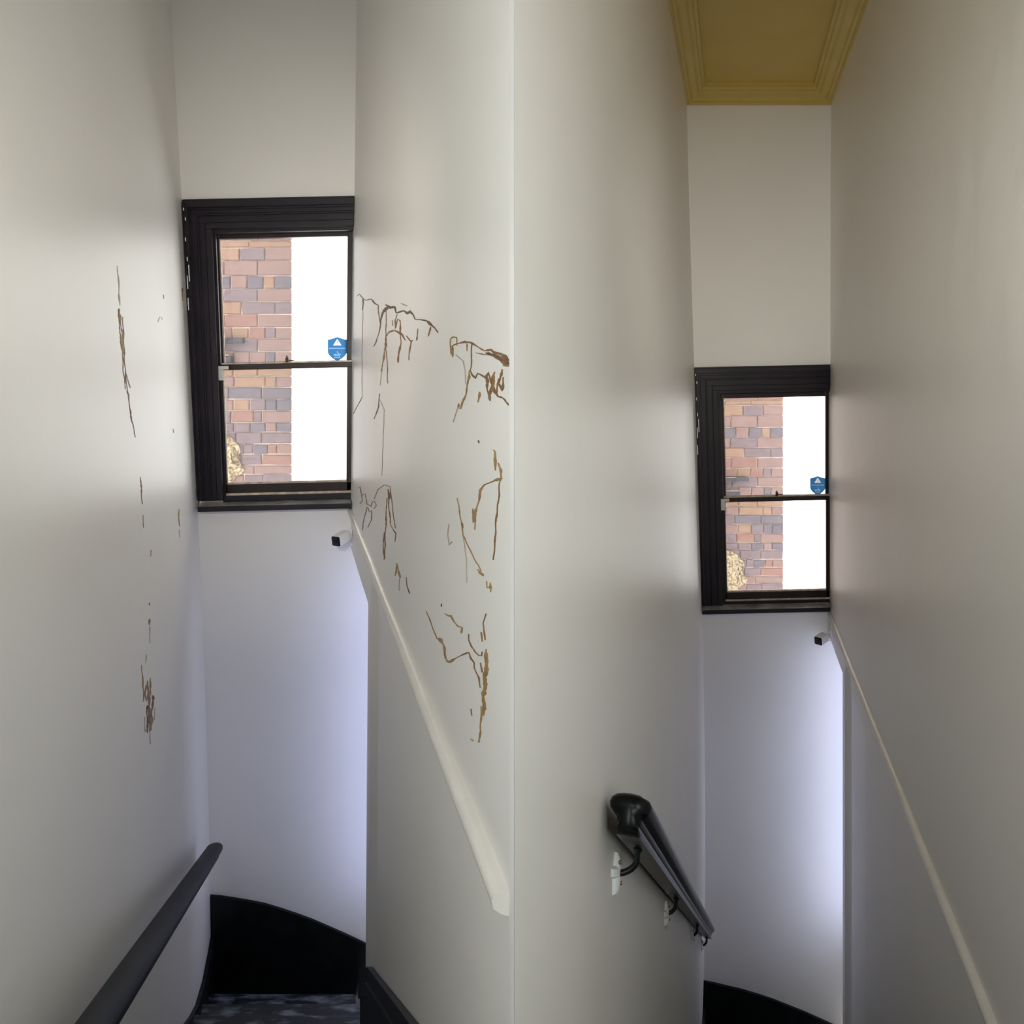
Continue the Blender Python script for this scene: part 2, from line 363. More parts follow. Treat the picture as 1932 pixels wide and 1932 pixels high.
def wall_string(w, st, side, top, depth, m, d_end, th=.018):
    X = w.left if side < 0 else w.right; loop = [(d,z) for d,z in top]+[(d,z-depth) for d,z in reversed(top)]
    a = [w.P(X(z)-side*.0, d, z) for d,z in loop]; b = [w.P(X(z)-side*th, d, z) for d,z in loop]
    mb = MB(); n = len(top)
    for i in range(n-1):
        q = [top[i], top[i+1], (top[i+1][0], top[i+1][1]-depth), (top[i][0], top[i][1]-depth)]
        mb.hexa([w.P(X(z)-side*.001, d, z) for d,z in q], [w.P(X(z)-side*th, d, z) for d,z in q])
    return mb.build('wall_string', m, st)
wall_string(LWELL, sl, -1, [(1.1,-1.33),(3.0,-2.575),(3.18,-2.69),(3.35,-2.785),(3.59,-2.87),(3.84,-2.91),(3.955,-2.915)], .45, M['string'], 0)
dpl = LWELL.dpost
wall_string(LWELL, sl, 1, [(1.1,-1.07),(1.8,-1.525),(2.72,-2.125),(dpl-.002,-2.36)], .45, M['string'], 0, .022)
wall_string(LWELL, sl, 1, [(1.1,-1.125),(1.8,-1.58),(2.72,-2.18),(dpl-.004,-2.415)], .05, M['string'], 0, .030)
def back_string(w, st, pts, zlow, d):
    mb = MB(); q = [((px-w.xv)*w.D/f, -(py-707)*w.D/f) for px,py in pts]
    q = [(q[0][0]-.05, q[0][1])]+q
    for i in range(len(q)-1):
        for t, dd_ in ((0, .018),):
            a = [w.P(q[i][0],w.D-dd_,q[i][1]),w.P(q[i+1][0],w.D-dd_,q[i+1][1]),w.P(q[i+1][0],w.D-dd_,zlow),w.P(q[i][0],w.D-dd_,zlow)]
            mb.hexa(a, [w.P(X,w.D-.001,z) for X,z in ((q[i][0],q[i][1]),(q[i+1][0],q[i+1][1]),(q[i+1][0],zlow),(q[i][0],zlow))])
    return mb.build('wall_string', M['string'], st)
back_string(LWELL, sl, [(398,1687),(420,1689),(440,1692),(470,1697),(500,1703),(530,1712),(560,1722),(590,1733),(620,1746),(650,1759),(690,1778),(740,1803)], -3.7, 0)
back_string(RWELL, sr, [(1328,1849),(1345,1852),(1370,1858),(1400,1865),(1430,1874),(1460,1884),(1490,1896),(1520,1908),(1560,1926),(1600,1945)], -5.0, 0)
wall_string(RWELL, sr, -1, [(1.1,-1.30),(4.5,-3.93),(4.86,-4.13),(5.045,-4.2)], .45, M['string'], 0)
wall_string(RWELL, sr, 1, [(1.1,-1.33),(RWELL.dpost-.002,-1.33-.78*(RWELL.dpost-1.1))], .45, M['string'], 0)

# ------------------------------------------------------------------ windows
def build_window(w, L):
    D = w.D; which = 'stained' if L else 'clean'
    base = w.P(0, D, -(w.ys(965)-707)/w.s)
    root = empty('window_1' if L else 'window_2', base, kind='structure', label=f'black sash window filling the end of the {which} stair well')
    tilt = -7 if L else -5.5
    def pt(t, y, d):                          # t: share of the well's width, y: height mark down the window; at depth d
        yy = w.ys(y)+tilt*(t-.0) ; z0 = -(yy-707)/w.s
        a = w.xv+w.left(z0)*w.s; b = w.xv+w.right(z0)*w.s
        px = a+(b-a)*t
        return ((px-w.xv)*d/f, -(yy-707)*d/f)
    def piece(mb, t0, t1, y0, y1, d0, d1):
        q = [pt(t0,y1,D+d0), pt(t1,y1,D+d0), pt(t1,y0,D+d0), pt(t0,y0,D+d0)]
        mb.hexa([w.P(X,D+d0,z) for X,z in q], [w.P(X,D+d1,z) for X,z in q])
    def one(name, m, t0, t1, y0, y1, d0, d1, par=root, bev=0, **k):
        mb = MB(); piece(mb, t0, t1, y0, y1, d0, d1); return mb.build(name, m, par, bevel=bev, **k)
    A = [0.0,.012,.028,.040,.078,.086,.128,.165,.186]; H = [376,380,391,396,404,407,421,432,440]; DD = [-.030,-.040,-.022,-.012,-.018,-.004,-.012,.020]
    jl = MB(); hd = MB()
    for k in range(len(DD)):
        piece(hd, A[k], 1.0, H[k], H[k+1]+.4, DD[k], .10)
        piece(jl, A[k], A[k+1]+.001, H[k+1], 946, DD[k], .10)
    hd.build('head_architrave', M['black'], root, bevel=.002, seg=1)
    jo = jl.build('jamb_architrave', M['black'], root, bevel=.002, seg=1)
    # pale chips in the paint along the outer edge of the jamb
    for y0, y1, t in ((392,397,.004),(410,416,.012),(448,455,.006),(485,493,.010),(500,531,.016),(520,545,.004),(562,585,.002)):
        one('paint_chip', M['patch'], t, t+.005, y0, y1, -.042, -.036, jo)
    # upper sash (outer)
    us = empty('upper_sash', base-wloc(root)); us.parent = root
    one('stile', M['sash'], .184, .207, 440, 690, .085, .125, us, .003); one('stile', M['sash'], .964, 1.0, 440, 690, .085, .125, us, .003)
    one('top_rail', M['sash'], .205, .965, 440, 452, .085, .125, us, .003)
    one('bottom_rail', M['sash'], .205, .965, 686, 698, .085, .125, us, .003)
    one('putty_bead', M['putty'], .207, .2125, 452, 688, .092, .12, us)
    one('pane', M['glass'], .205, .966, 450, 688, .106, .110, us)
    # lower sash (inner)
    lo = empty('lower_sash', base-wloc(root)); lo.parent = root
    one('stile', M['sash'], .176, .198, 697, 932, .035, .075, lo, .003); one('stile', M['sash'], .968, 1.0, 697, 932, .035, .075, lo, .003)
    one('meeting_rail', M['sash'], .176, 1.0, 689.5, 700, .035, .078, lo, .002)
    one('meeting_rail_edge', M['putty'], .19, 1.0, 686.5, 689.3, .045, .075, lo, label='pale worn top edge')
    one('bottom_rail', M['sash'], .176, 1.0, 916, 932, .035, .075, lo, .003)
    one('putty_bead', M['putty'], .198, .203, 702, 914, .045, .07, lo); one('putty_bead', M['putty'], .203, .968, 912.5, 916, .045, .07, lo)
    one('pane', M['glass'], .196, .969, 699, 916, .056, .060, lo)
    # sill and the boards under the sash
    one('pale_strip', M['putty'], .165, 1.0, 932.5, 937, .028, .10, root, label='pale bare strip under the lower sash')
    one('sill_nosing', M['black'], .165, 1.0, 937, 948, .018, .10, root, .002)
    mb = MB()
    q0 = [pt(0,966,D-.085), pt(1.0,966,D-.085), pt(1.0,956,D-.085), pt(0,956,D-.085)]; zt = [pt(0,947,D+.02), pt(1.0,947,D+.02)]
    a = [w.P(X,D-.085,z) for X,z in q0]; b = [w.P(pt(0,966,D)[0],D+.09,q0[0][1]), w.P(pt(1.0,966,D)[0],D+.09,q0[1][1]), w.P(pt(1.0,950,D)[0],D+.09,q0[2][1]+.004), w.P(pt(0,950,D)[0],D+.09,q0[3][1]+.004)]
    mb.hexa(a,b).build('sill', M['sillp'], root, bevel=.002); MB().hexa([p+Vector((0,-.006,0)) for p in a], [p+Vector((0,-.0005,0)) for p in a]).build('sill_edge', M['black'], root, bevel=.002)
    # fastener on the meeting rail, sensor in the corner
    mb = MB(); piece(mb, .585, .605, 679, 688, .036, .05); piece(mb, .590, .600, 675, 680, .039, .047); piece(mb, .606, .640, 683, 685.5, .038, .048)
    mb.build('sash_fastener', M['brass'], root, bevel=.001)
    mb = MB(); piece(mb, .168, .232, 692, 698.5, .012, .034); piece(mb, .168, .198, 698.5, 719, .012, .034)
    mb.build('contact_sensor', M['sensor'], root, bevel=.002, label='pale plastic L-shaped sensor')
    # sticker on the upper pane
    dS = D+.103
    c = w.img(w.xv, 707, dS)
    X0, z0 = pt(.905, 664.5, dS); unit = 18.2/w.s*(1.0 if L else .79)*dS/D
    P_ = lambda x, y, e=0: w.P(X0+x*unit, dS-e, z0+y*unit)
    stk = empty('warning_sticker', P_(0,-1.25), label=f'blue shield sticker with white warning triangle on window of the {which} well', category='sticker', group='window stickers')
    V2 = []; F2 = []; kind = []
    def flat(pts, name):
        ar = sum(p[0]*q[1]-q[0]*p[1] for p, q in zip(pts, pts[1:]+pts[:1]))
        if abs(ar) < 1e-6: return
        if ar < 0: pts = pts[::-1]
        b = len(V2); V2.extend(Vector(p) for p in pts); F2.append(list(range(b, b+len(pts)))); kind.append(name)
    flat([(1,.95),(.6,1.03),(.25,1.15),(0,1.24),(-.25,1.15),(-.6,1.03),(-1,.95),(-1,-.2),(-.96,-.45),(-.85,-.66),(-.6,-.92),(-.3,-1.12),(0,-1.25),(.3,-1.12),(.6,-.92),(.85,-.66),(.96,-.45),(1,-.2)], 'shield')
    flat([(-.43,.35),(.43,.35),(.40,.42),(.03,1.0),(-.03,1.0),(-.40,.42)], 'warning_triangle')
    flat([(-.05,.54),(.05,.54),(.06,.80),(-.06,.80)], 'exclamation_mark'); flat([(-.05,.41),(.05,.41),(.05,.48),(-.05,.48)], 'exclamation_mark')
    for i in range(17):
        x = -.84+i*.1; flat([(x,.0),(x+.078,.0),(x+.078,.10),(x,.10)], 'small_lettering')
    flat([(-.08,-.33),(0,-.41),(.08,-.33),(0,-.25)], 'printed_dot')
    for i in range(8):
        x = -.33+i*.083; flat([(x,-.95),(x+.062,-.95),(x+.062,-.87),(x,-.87)], 'small_lettering')
    cu = bpy.data.curves.new('lettering', 'FONT'); cu.body = 'eufy'; cu.size = .44; cu.align_x = 'CENTER'; cu.offset = .012; cu.resolution_u = 3
    ob = bpy.data.objects.new('lettering', cu); C.objects.link(ob); bpy.context.view_layer.update()
    me = ob.evaluated_get(bpy.context.evaluated_depsgraph_get()).to_mesh()
    for p in me.polygons: flat([(me.vertices[k].co.x, me.vertices[k].co.y-.73) for k in p.vertices], 'lettering')
    bpy.data.objects.remove(ob)
    from mathutils.geometry import delaunay_2d_cdt
    vo, eo, fo, _, _, of = delaunay_2d_cdt(V2, [], F2, 1, 1e-5, True)
    lay = {}
    for tri, src in zip(fo, of):
        if not src: continue
        n = [kind[k] for k in src]; top = next((k for k in ('exclamation_mark','warning_triangle','lettering','small_lettering','printed_dot','shield') if k in n))
        lay.setdefault(top, MB()).add([P_(vo[k].x, vo[k].y) for k in tri], [(0,1,2)])
    for n, mb in lay.items(): mb.build(n, {'shield': M['blue'], 'warning_triangle': M['vwhite']}.get(n, M['pale']), stk, **({'kind': 'stuff'} if n == 'small_lettering' else {}))
    return root
build_window(LWELL, True); build_window(RWELL, False)

# ------------------------------------------------------------------ brick wall across the lane, seen through the windows
COURSES = [(454,467.6,[470]),(467.6,491.8,[452,500]),(491.8,520,[423,486]),(520,545,[435,466,497,518]),(545,569,[421,486]),(569,593,[455,519]),(593,618,[424,486]),
  (618,639,[438,469,500,520]),(639,663.4,[425,486]),(663.4,689,[441,471,502,519]),(689,710,[440,486]),(710,730.5,[442,500,521]),(730.5,753,[432,494]),(753,775,[440,471,501,522]),
  (775,797.7,[436,479,494]),(797.7,815.6,[441,472,501,522]),(815.6,837.6,[445,494]),(837.6,857,[459,478,505,522]),(857,878,[455,494]),(878,895,[480]),(895,913,[460,496])]
KEY = {(0,0):2,(0,1):2,(1,0):2,(1,1):1,(1,2):0,(2,0):0,(2,1):0,(2,2):0,(3,0):3,(3,1):0,(3,2):3,(3,3):2,(3,4):3,(4,0):0,(4,1):1,(4,2):0,(5,0):2,(5,1):1,(5,2):1,(6,0):4,(6,1):4,(6,2):0,(7,0):4,(7,1):2,(7,2):4,(7,3):1,(7,4):0,
  (8,0):1,(8,1):1,(8,2):0,(9,0):4,(9,1):0,(9,2):0,(9,3):3,(9,4):0,(10,0):2,(10,1):2,(10,2):2,(11,0):0,(11,1):2,(11,2):2,(11,3):0,(12,0):1,(12,1):3,(12,2):3,(13,0):0,(13,1):2,(13,2):1,(13,3):3,(13,4):3,(14,0):1,(14,1):4,(14,2):1,(14,3):0,
  (15,0):1,(15,1):1,(15,2):3,(15,3):0,(15,4):3,(16,0):1,(16,1):1,(16,2):1,(17,0):1,(17,1):1,(17,2):3,(17,3):4,(17,4):0,(18,0):1,(18,1):1,(18,2):4,(19,0):1,(19,1):0,(20,0):0,(20,1):1,(20,2):1}
def brick_wall(w, L):
    d = 5.0 if L else 6.37; sc = 5.0/f; o = w.img(549 if L else 1478, w.ys(454), d)     # top right corner of the courses in view
    q = lambda px, py: (o.x+(px-549)*sc, o.z-(py-454)*sc)
    root = empty('brick_wall', (o.x, d, o.z-3.2), label=f'old red and plum brick wall seen through the {"stained" if L else "clean"} stair well window', category='wall', group='brick walls across the lane')
    x0 = q(549-520,0)[0]; x1 = o.x-.004; k = (d+.22)/d
    xb = x1*k-.06 if L else x1
    MB().hexa([(x0,d+.012,o.z-3.2),(x1,d+.012,o.z-3.2),(x1,d+.012,o.z+2.4),(x0,d+.012,o.z+2.4)], [(x0,d+.22,o.z-3.2),(xb,d+.22,o.z-3.2),(xb,d+.22,o.z+2.4),(x0,d+.22,o.z+2.4)]).build('mortar', M['mortar'], root)
    rr = random.Random(3); rows = []
    for k_ in range(5,0,-1): rows.append((454-24*k_, 454-24*(k_-1), [549-62*(1 if k_%2 else .5), 549-62*(2 if k_%2 else 1.5)], -k_))
    rows += [(a,b,j,i) for i,(a,b,j) in enumerate(COURSES)]
    for k_ in range(4): rows.append((913+21*k_, 913+21*(k_+1), [549-62*(1 if k_%2 else .5), 549-62*(2 if k_%2 else 1.5)], 30+k_))
    for y0, y1, js, ci in rows:
        js = sorted(js); first = js[0]
        while first > 330: first -= rr.choice((62,62,31)); js.insert(0, first)
        js = js+[549]
        nl = next(i for i, x in enumerate(js) if x > 412)
        for i in range(len(js)-1):
            a, b = js[i]+.9, js[i+1]-(.9 if js[i+1] < 549 else 0)
            m = BR[KEY.get((ci, i+1-nl+0), rr.choice((0,0,1,2,4,1)))] if i+1-nl >= 0 else BR[rr.choice((0,1,2,4))]
            xa, za = q(a, y1-.9); xb_, zb = q(b, y0+.9); pr = rr.uniform(-.003,.004); j = lambda: rr.uniform(-.0035,.0035)
            e = .006
            back = [(xa,d+.02,za),(xb_,d+.02,za),(xb_,d+.02,zb),(xa,d+.02,zb)]
            mid = [(xa+j(),d+.004+pr,za+j()),(xb_+j()*.6,d+.004+pr,za+j()),(xb_+j()*.6,d+.004+pr,zb+j()),(xa+j(),d+.004+pr,zb+j())]
            cx, cz = (xa+xb_)/2, (za+zb)/2
            fr = [(p[0]+(e if p[0]<cx else -e), d-.001+pr+j()*.3, p[2]+(e if p[2]<cz else -e)) for p in mid]
            MB().rings([back, mid, fr]).build('brick', m, root)
    # rough patch of old render low on the left
    pp = [(400,812),(425,818),(440,828),(452,842),(455,852),(448,862),(455,876),(462,886),(456,894),(445,900),(438,910),(400,914)]
    fr = [Vector((q(x,y)[0], d-.012, q(x,y)[1])) for x,y in pp]; bk = [p+Vector((0,.02,0)) for p in fr]
    bm_ = MB(); c = sum(fr, Vector())/len(fr); n = len(fr); rings = [bk, fr]
    for t in (.8,.6,.4,.2): rings.append([c+(p-c)*t*rr.uniform(.84,1.12)+Vector((0,rr.uniform(-.022,.010),0)) for p in fr])
    bm_.rings(rings).build('render_patch', M['render'], root, label='rough yellowish render left on the bricks')
    # grey metal bracket fixed to the bricks
    br = empty('metal_bracket', (q(425,660)[0], d-.03, q(425,660)[1]), label=f'grey metal bracket with strut on bricks outside the {"stained" if L else "clean"} well', category='bracket', group='metal brackets on the brick walls')
    def plate(x0,x1,y0,y1,m,name):
        a, b = q(x0,y1), q(x1,y0); MB().box(a[0],b[0],d-.05,d-.006,a[1],b[1]).build(name, m, br, bevel=.009, seg=3)
    plate(385,463,638,648,M['gmetal'],'plate'); plate(385,441.5,672,686,M['gmetal'],'plate')
    MB().box(q(385,0)[0],q(430,0)[0],d-.056,d-.05,q(0,639.5)[1],q(0,637.5)[1]).build('rim', M['rim'], br)
    MB().box(q(385,0)[0],q(438,0)[0],d-.056,d-.05,q(0,671.5)[1],q(0,669)[1]).build('rim', M['rim'], br)
    a, b = q(414,668), q(437,637); MB().tube([(a[0],d-.06,a[1]),(b[0],d-.06,b[1])], .0045, 8).build('strut', M['gmetal'], br)
brick_wall(LWELL, True); brick_wall(RWELL, False)

# ------------------------------------------------------------------ handrails
def sweep_rail(p0, p1, sec):
    t = (p1-p0).normalized(); side = t.cross(Vector((0,0,1))).normalized(); up = side.cross(t)
    ring = lambda p, k=1.0, sh=0: [p+side*(u*k)+up*(v*k+sh) for u,v in sec]
    return t, side, up, ring
w = LWELL
def on(d, X, za, da, zb, db): return w.P(X, d, za+(zb-za)*(d-da)/(db-da))
pf, pn = w.P(-.379,3.50,-2.195), w.P(-.379,1.10,-1.08)
sec = [(-.020,-.030),(.020,-.030),(.022,-.014),(.027,-.010),(.034,-.004),(.037,.006),(.035,.017),(.027,.026),(.014,.031),(0,.032),(-.014,.031),(-.027,.026),(-.035,.017),(-.037,.006),(-.034,-.004),(-.027,-.010),(-.022,-.014)]
t, side, up, ring = sweep_rail(pn, pf, sec)
rl = empty('handrail', w.P(-.379,2.3,-1.64), label='dark slate handrail on the stained wall, its lower end rounded', category='handrail', group='stair handrails')
MB().rings([ring(pn), ring(pf-t*.03), ring(pf-t*.012,.97), ring(pf-t*.002,.86), ring(pf,.6)]).build('rail', M['rail_grey'], rl, smooth=35)
def bracket(w, root, p, Xw, drop, rad, plate=True, dz=0):
    d = p.y; X = p.x-w.ax*d; z = p.z-EYE
    a = math.pi/2; pts = [w.P(X,d,z), w.P(X-.001,d,z-drop*.35)]
    R = X-Xw; zc = z-drop*.35
    for k in range(1,9):
        an = k/8*a; pts.append(w.P(X-R*.92*(1-math.cos(an)), d, zc-(drop*.65)*math.sin(an)))
    pts.append(w.P(Xw-.002, d, zc-drop*.65))
    b = MB().tube(pts, rad, 12).build('bracket', M['iron'], root, smooth=50)
    MB().tube([w.P(X,d,z+.004), w.P(X,d,z-.004)], [rad*2.0, rad*1.6], 14).build('collar', M['iron'], b)
    zz = zc-drop*.65; rr = random.Random(int(d*100))
    out = [(-.011,.055),(-.004,.050),(.003,.056),(.008,.03),(.012,.012),(.009,-.02),(.012,-.045),(.004,-.040),(-.004,-.060),(-.010,-.03),(-.008,0),(-.012,.03)]
    out = [(u*3.2+rr.uniform(-.003,.003), v*.55+rr.uniform(-.006,.006)) for u,v in out]
    Pw = lambda u,v,e: w.P(w.left(zz+v)+e, d+u, zz+v)
    MB().rings([[Pw(u*k,v*k,e) for u,v in out] for k,e in ((1.0,-.001),(.93,.006),(.72,.010),(.4,.012))]).build('wall_plate', M['patch'], b, label='white filler patch round the bracket')
    for v in (.020,-.020):
        MB().tube([Pw(.002,v,.004), Pw(.002,v,.014)], [.0045,.0035], 10).build('screw', M['screw'], b)
for d in (1.4, 3.25):
    p = pn+(pf-pn)*((d-pn.y)/(pf.y-pn.y))-up*.028; bracket(w, rl, p, w.left(p.z-EYE-.05), .055, .0055)

w = RWELL
pn, pf = w.P(-.190,1.365,-.790), w.P(-.161,4.58,-3.365)
sec = [(u*1.17,v*1.17) for u,v in [(-.018,-.030),(.018,-.030),(.0185,-.024),(.0155,-.022),(.0155,-.015),(.019,-.011),(.0195,-.006),(.026,.000),(.0318,.007),(.033,.014),(.030,.021),(.022,.0265),(.011,.0290),(0,.0297),
       (-.011,.0290),(-.022,.0265),(-.030,.021),(-.033,.014),(-.0318,.007),(-.026,.000),(-.0195,-.006),(-.019,-.011),(-.0155,-.015),(-.0155,-.022),(-.0185,-.024)]]
t, side, up, ring = sweep_rail(pn, pf, sec)
rl = empty('handrail', w.P(-.16,2.85,-2.0), label='gloss black moulded handrail on curved iron brackets on the clean wall', category='handrail', group='stair handrails')
MB().rings([ring(pn-t*.013,.12,.012), ring(pn-t*.0122,.38,.009), ring(pn-t*.009,.66,.004), ring(pn-t*.003,.86,.001), ring(pn+t*.006,.97), ring(pn+t*.014), ring(pf-t*.01), ring(pf,.95)]).build('rail', M['rail_black'], rl, smooth=38)
for d in (1.50, 2.37, 3.49, 4.44):
    p = pn+(pf-pn)*((d-pn.y)/(pf.y-pn.y))-up*.033; bracket(w, rl, p, w.left(p.z-EYE-.05), .050, .0058)

# ------------------------------------------------------------------ security cameras
def security_camera(w, L):
    fd = w.D-.21
    fc = w.img(636,1020,fd) if L else w.img(1545,1208.5,fd)
    Xw = w.right(fc.z-EYE); mt = w.P(Xw, fd+.11, fc.z-EYE+.012)
    root = empty('security_camera', mt, label=f'small white bullet security camera under the window of the {"stained" if L else "clean"} well', category='camera', group='security cameras')
    ax = (fc-mt); ax = Vector((ax.x, ax.y*1.0, -.022)).normalized(); sd = ax.cross(Vector((0,0,1))).normalized(); up = sd.cross(ax)
    h = .026; Ln = .082
    def sec(p, k=1, n=5):
        r = .3; o = []
        for cx, cy, a0 in ((1,1,0),(-1,1,90),(-1,-1,180),(1,-1,270)):
            for i in range(n):
                an = math.radians(a0+90*i/(n-1)); o.append(p+sd*(h*k*(cx*(1-r)+r*math.cos(an)))+up*(h*k*(cy*(1-r)+r*math.sin(an))))
        return o
    b = MB().rings([sec(fc-ax*Ln,.80), sec(fc-ax*(Ln-.006),.95), sec(fc-ax*(Ln-.02)), sec(fc+ax*.006), sec(fc+ax*.008,.97)]).build('body', M['plastic'], root, smooth=40)
    fp = MB().rings([sec(fc+ax*.004,.93), sec(fc+ax*.011,.93), sec(fc+ax*.012,.88)]).build('face_plate', M['lens'], root, smooth=40)
    MB().tube([fc+ax*.0115, fc+ax*.0135, fc+ax*.0130], [.010,.009,.006], 18).build('lens', M['lens'], fp)
    e = fc-ax*(Ln-.008)
    MB().tube([e+up*.0, e-ax*.012, Vector((mt.x-.02,mt.y,mt.z-.004)), Vector((mt.x-.004,mt.y,mt.z))], [.009,.007,.007,.008], 12).build('arm', M['plastic'], root, smooth=60)
    MB().tube([Vector((mt.x-.010,mt.y,mt.z)), Vector((mt.x-.007,mt.y,mt.z)), Vector((mt.x+.001,mt.y,mt.z))], [.018,.022,.022], 24).build('wall_base', M['plastic'], root, smooth=40)
    MB().tube([e-ax*.004, e-ax*.004-Vector((0,0,.03)), Vector((mt.x-.012,mt.y-.01,mt.z-.045)), Vector((mt.x-.001,mt.y,mt.z-.06))], .0025, 8).build('cable', M['plastic'], root)
security_camera(LWELL, True); security_camera(RWELL, False)

# ------------------------------------------------------------------ dried brown drips on the walls of the stained well
def drip(w, side, wall, pts, width, m, sgn):
    """A low raised run on the wall: pts are (x, y) marks on it, width in the same marks."""
    P3 = []
    for i in range(len(pts)-1):
        (x0,y0),(x1,y1) = pts[i], pts[i+1]; n = max(1, int(math.hypot(x1-x0,y1-y0)/4))
        for k in range(n): P3.append((x0+(x1-x0)*k/n, y0+(y1-y0)*k/n))
    P3.append(pts[-1]); nn = len(P3); rings = []
    w1, w2, w3 = rnd.uniform(0,6), rnd.uniform(0,6), rnd.uniform(.5,.9)
    P3 = [(x+.9*math.sin(k*w3+w1)*min(1,width/3), y+.7*math.sin(k*w3*.8+w2)*min(1,width/3)) for k,(x,y) in enumerate(P3)]
    for i, (x,y) in enumerate(P3):
        a = P3[max(0,i-1)]; b = P3[min(nn-1,i+1)]; tx, ty = b[0]-a[0], b[1]-a[1]; l = math.hypot(tx,ty) or 1; nx, ny = -ty/l, tx/l
        end = min(1, .35+1.2*min(i, nn-1-i)/max(1,nn*.18)) if nn > 3 else .9
        hw = max(.8, width*.74*end*rnd.uniform(.55,1.35)*(1+(.35 if width < 5 else .1)*math.sin(i*.7+w1))); x += rnd.uniform(-.3,.3)*min(1.5,width*.25)
        row = []
        for u, h in ((-1,-.0006),(-.6,.0009),(.0,.0016),(.6,.0009),(1,-.0006)):
            X, d, z = w.depth_on(x+nx*hw*u, y+ny*hw*u, side); row.append(w.P(X-sgn*h, d, z))
        rings.append(row)
    if len(rings) < 2: return
    MB().rings(rings, cap=False, closed=False).build('dried_drip', m, wall, smooth=60)
B, K, O, FA = ST
def zoomed(x0, y0, k): return lambda pts: [(x0+x/k, y0+y/k) for x,y in pts]
Z5 = zoomed(660,500,3.219); Z6 = zoomed(720,1080,5.368); Z1 = zoomed(180,480,4.6); Z2 = zoomed(200,860,3.45)
T5 = [([(42,188),(58,175),(80,200),(100,215),(130,208),(150,235),(172,245),(178,300),(182,350)],6,K),
 ([(182,350),(200,295),(215,265),(235,255),(275,255),(285,290),(325,280),(345,295),(365,285),(390,305),(400,328),(430,330),(465,340),(485,360),(500,370),(520,385),(540,410)],10,K),
 ([(215,240),(245,262),(278,255)],11,K),
 ([(78,205),(80,275)],9,B),([(80,275),(75,520),(75,800)],2.5,FA),([(75,800),(22,905)],3,K),([(235,262),(205,290),(190,340),(175,420),(160,470),(145,495)],5,B),([(222,265),(220,380),(218,520)],3.5,B),
 ([(215,510),(220,440),(240,405),(268,395),(290,405),(320,425),(340,460)],8,B),([(214,500),(205,560),(195,650)],8,O),([(195,650),(185,730)],3,FA),([(218,510),(228,580),(230,720)],4,B),
 ([(290,300),(275,340),(278,385),(292,330),(305,340),(310,480),(300,530),(293,595)],6,B),([(304,490),(294,592)],9,B),([(345,430),(372,465),(365,500),(360,580)],6,B),([(372,465),(384,456)],5,K),
 ([(415,385),(405,460)],5,B),([(490,375),(478,435)],6,B),([(260,335),(262,370)],4,B),([(310,232),(355,250)],6,FA),
 ([(615,545),(612,450),(625,438),(648,442),(652,490)],6,O),([(620,540),(625,490),(650,480),(700,468),(730,470),(770,490),(825,525)],8,B),([(620,490),(628,560)],9,O),
 ([(822,520),(860,512),(900,535),(950,562),(972,580)],11,B),([(826,532),(860,540),(905,562),(945,590),(965,605)],16,K),([(835,545),(870,552),(910,575),(940,596)],9,B),([(860,526),(910,552),(955,580)],12,B),([(925,590),(968,592)],26,B),([(935,612),(968,612)],10,O),([(770,535),(830,545)],6,B),([(712,475),(712,525)],5,O),([(742,480),(738,630)],5,B),
 ([(645,545),(690,585),(703,640),(705,720)],2.5,FA),([(728,630),(740,665),(765,690),(780,660),(800,670),(825,685),(840,655),(855,700),(875,745),(890,780),(900,800),(930,810),(968,850)],10,B),
 ([(728,640),(715,740),(700,800),(675,870),(655,865),(660,840),(668,860)],9,O),([(655,870),(630,955)],3,FA),([(830,665),(838,760),(850,820),(858,760),(870,690),(882,650)],11,B),
 ([(882,650),(868,760),(900,790)],10,O),([(925,630),(910,720),(925,760),(935,680)],10,B),([(885,780),(910,690)],9,B),([(788,768),(782,835)],9,O),([(783,1066),(789,1082)],7,K),
 ([(875,1125),(885,1130),(880,1180),(890,1250)],9,O),([(905,1200),(915,1240),(918,1300),(912,1320)],9,O),([(932,1295),(880,1305),(820,1335),(795,1370),(785,1420),(765,1500),(758,1610)],10,O),([(752,1480),(748,1565)],9,O),
 ([(912,1320),(905,1430),(890,1540),(885,1650),(875,1790)],6,B),([(892,1525),(889,1552)],10,B),([(605,1575),(595,1640),(605,1700),(625,1680)],4,FA),
 ([(655,1415),(668,1500),(680,1570),(690,1640),(740,1750),(800,1860)],4.5,O),([(678,1560),(690,1600)],8,B),([(690,1640),(710,1780),(712,1930)],2.5,FA),([(775,1850),(800,1870),(815,1890)],10,O),
 ([(50,1355),(62,1350),(72,1390),(75,1430),(60,1450)],6,B),([(75,1400),(95,1390),(102,1450),(130,1465),(138,1440),(150,1435),(160,1460),(145,1480)],5,B),([(110,1470),(120,1500),(135,1490),(130,1550),(108,1595)],4,B),([(105,1470),(80,1570),(78,1610)],3,K),
 ([(150,1420),(170,1365),(210,1335),(245,1345),(252,1400),(262,1500),(278,1600)],3,B),([(232,1360),(240,1500),(250,1580),(270,1620),(278,1630),(275,1680)],5.5,B),([(235,1360),(238,1425)],10,B),
 ([(225,1415),(218,1600),(210,1790)],5.5,B),([(208,1620),(204,1700),(212,1785)],8,B),([(275,1890),(285,1810),(295,1840),(300,1870),(310,1895)],9,O),
 ([(182,780),(175,860),(148,935)],4,K),([(180,815),(210,880),(205,1000),(195,1280)],2.5,FA)]
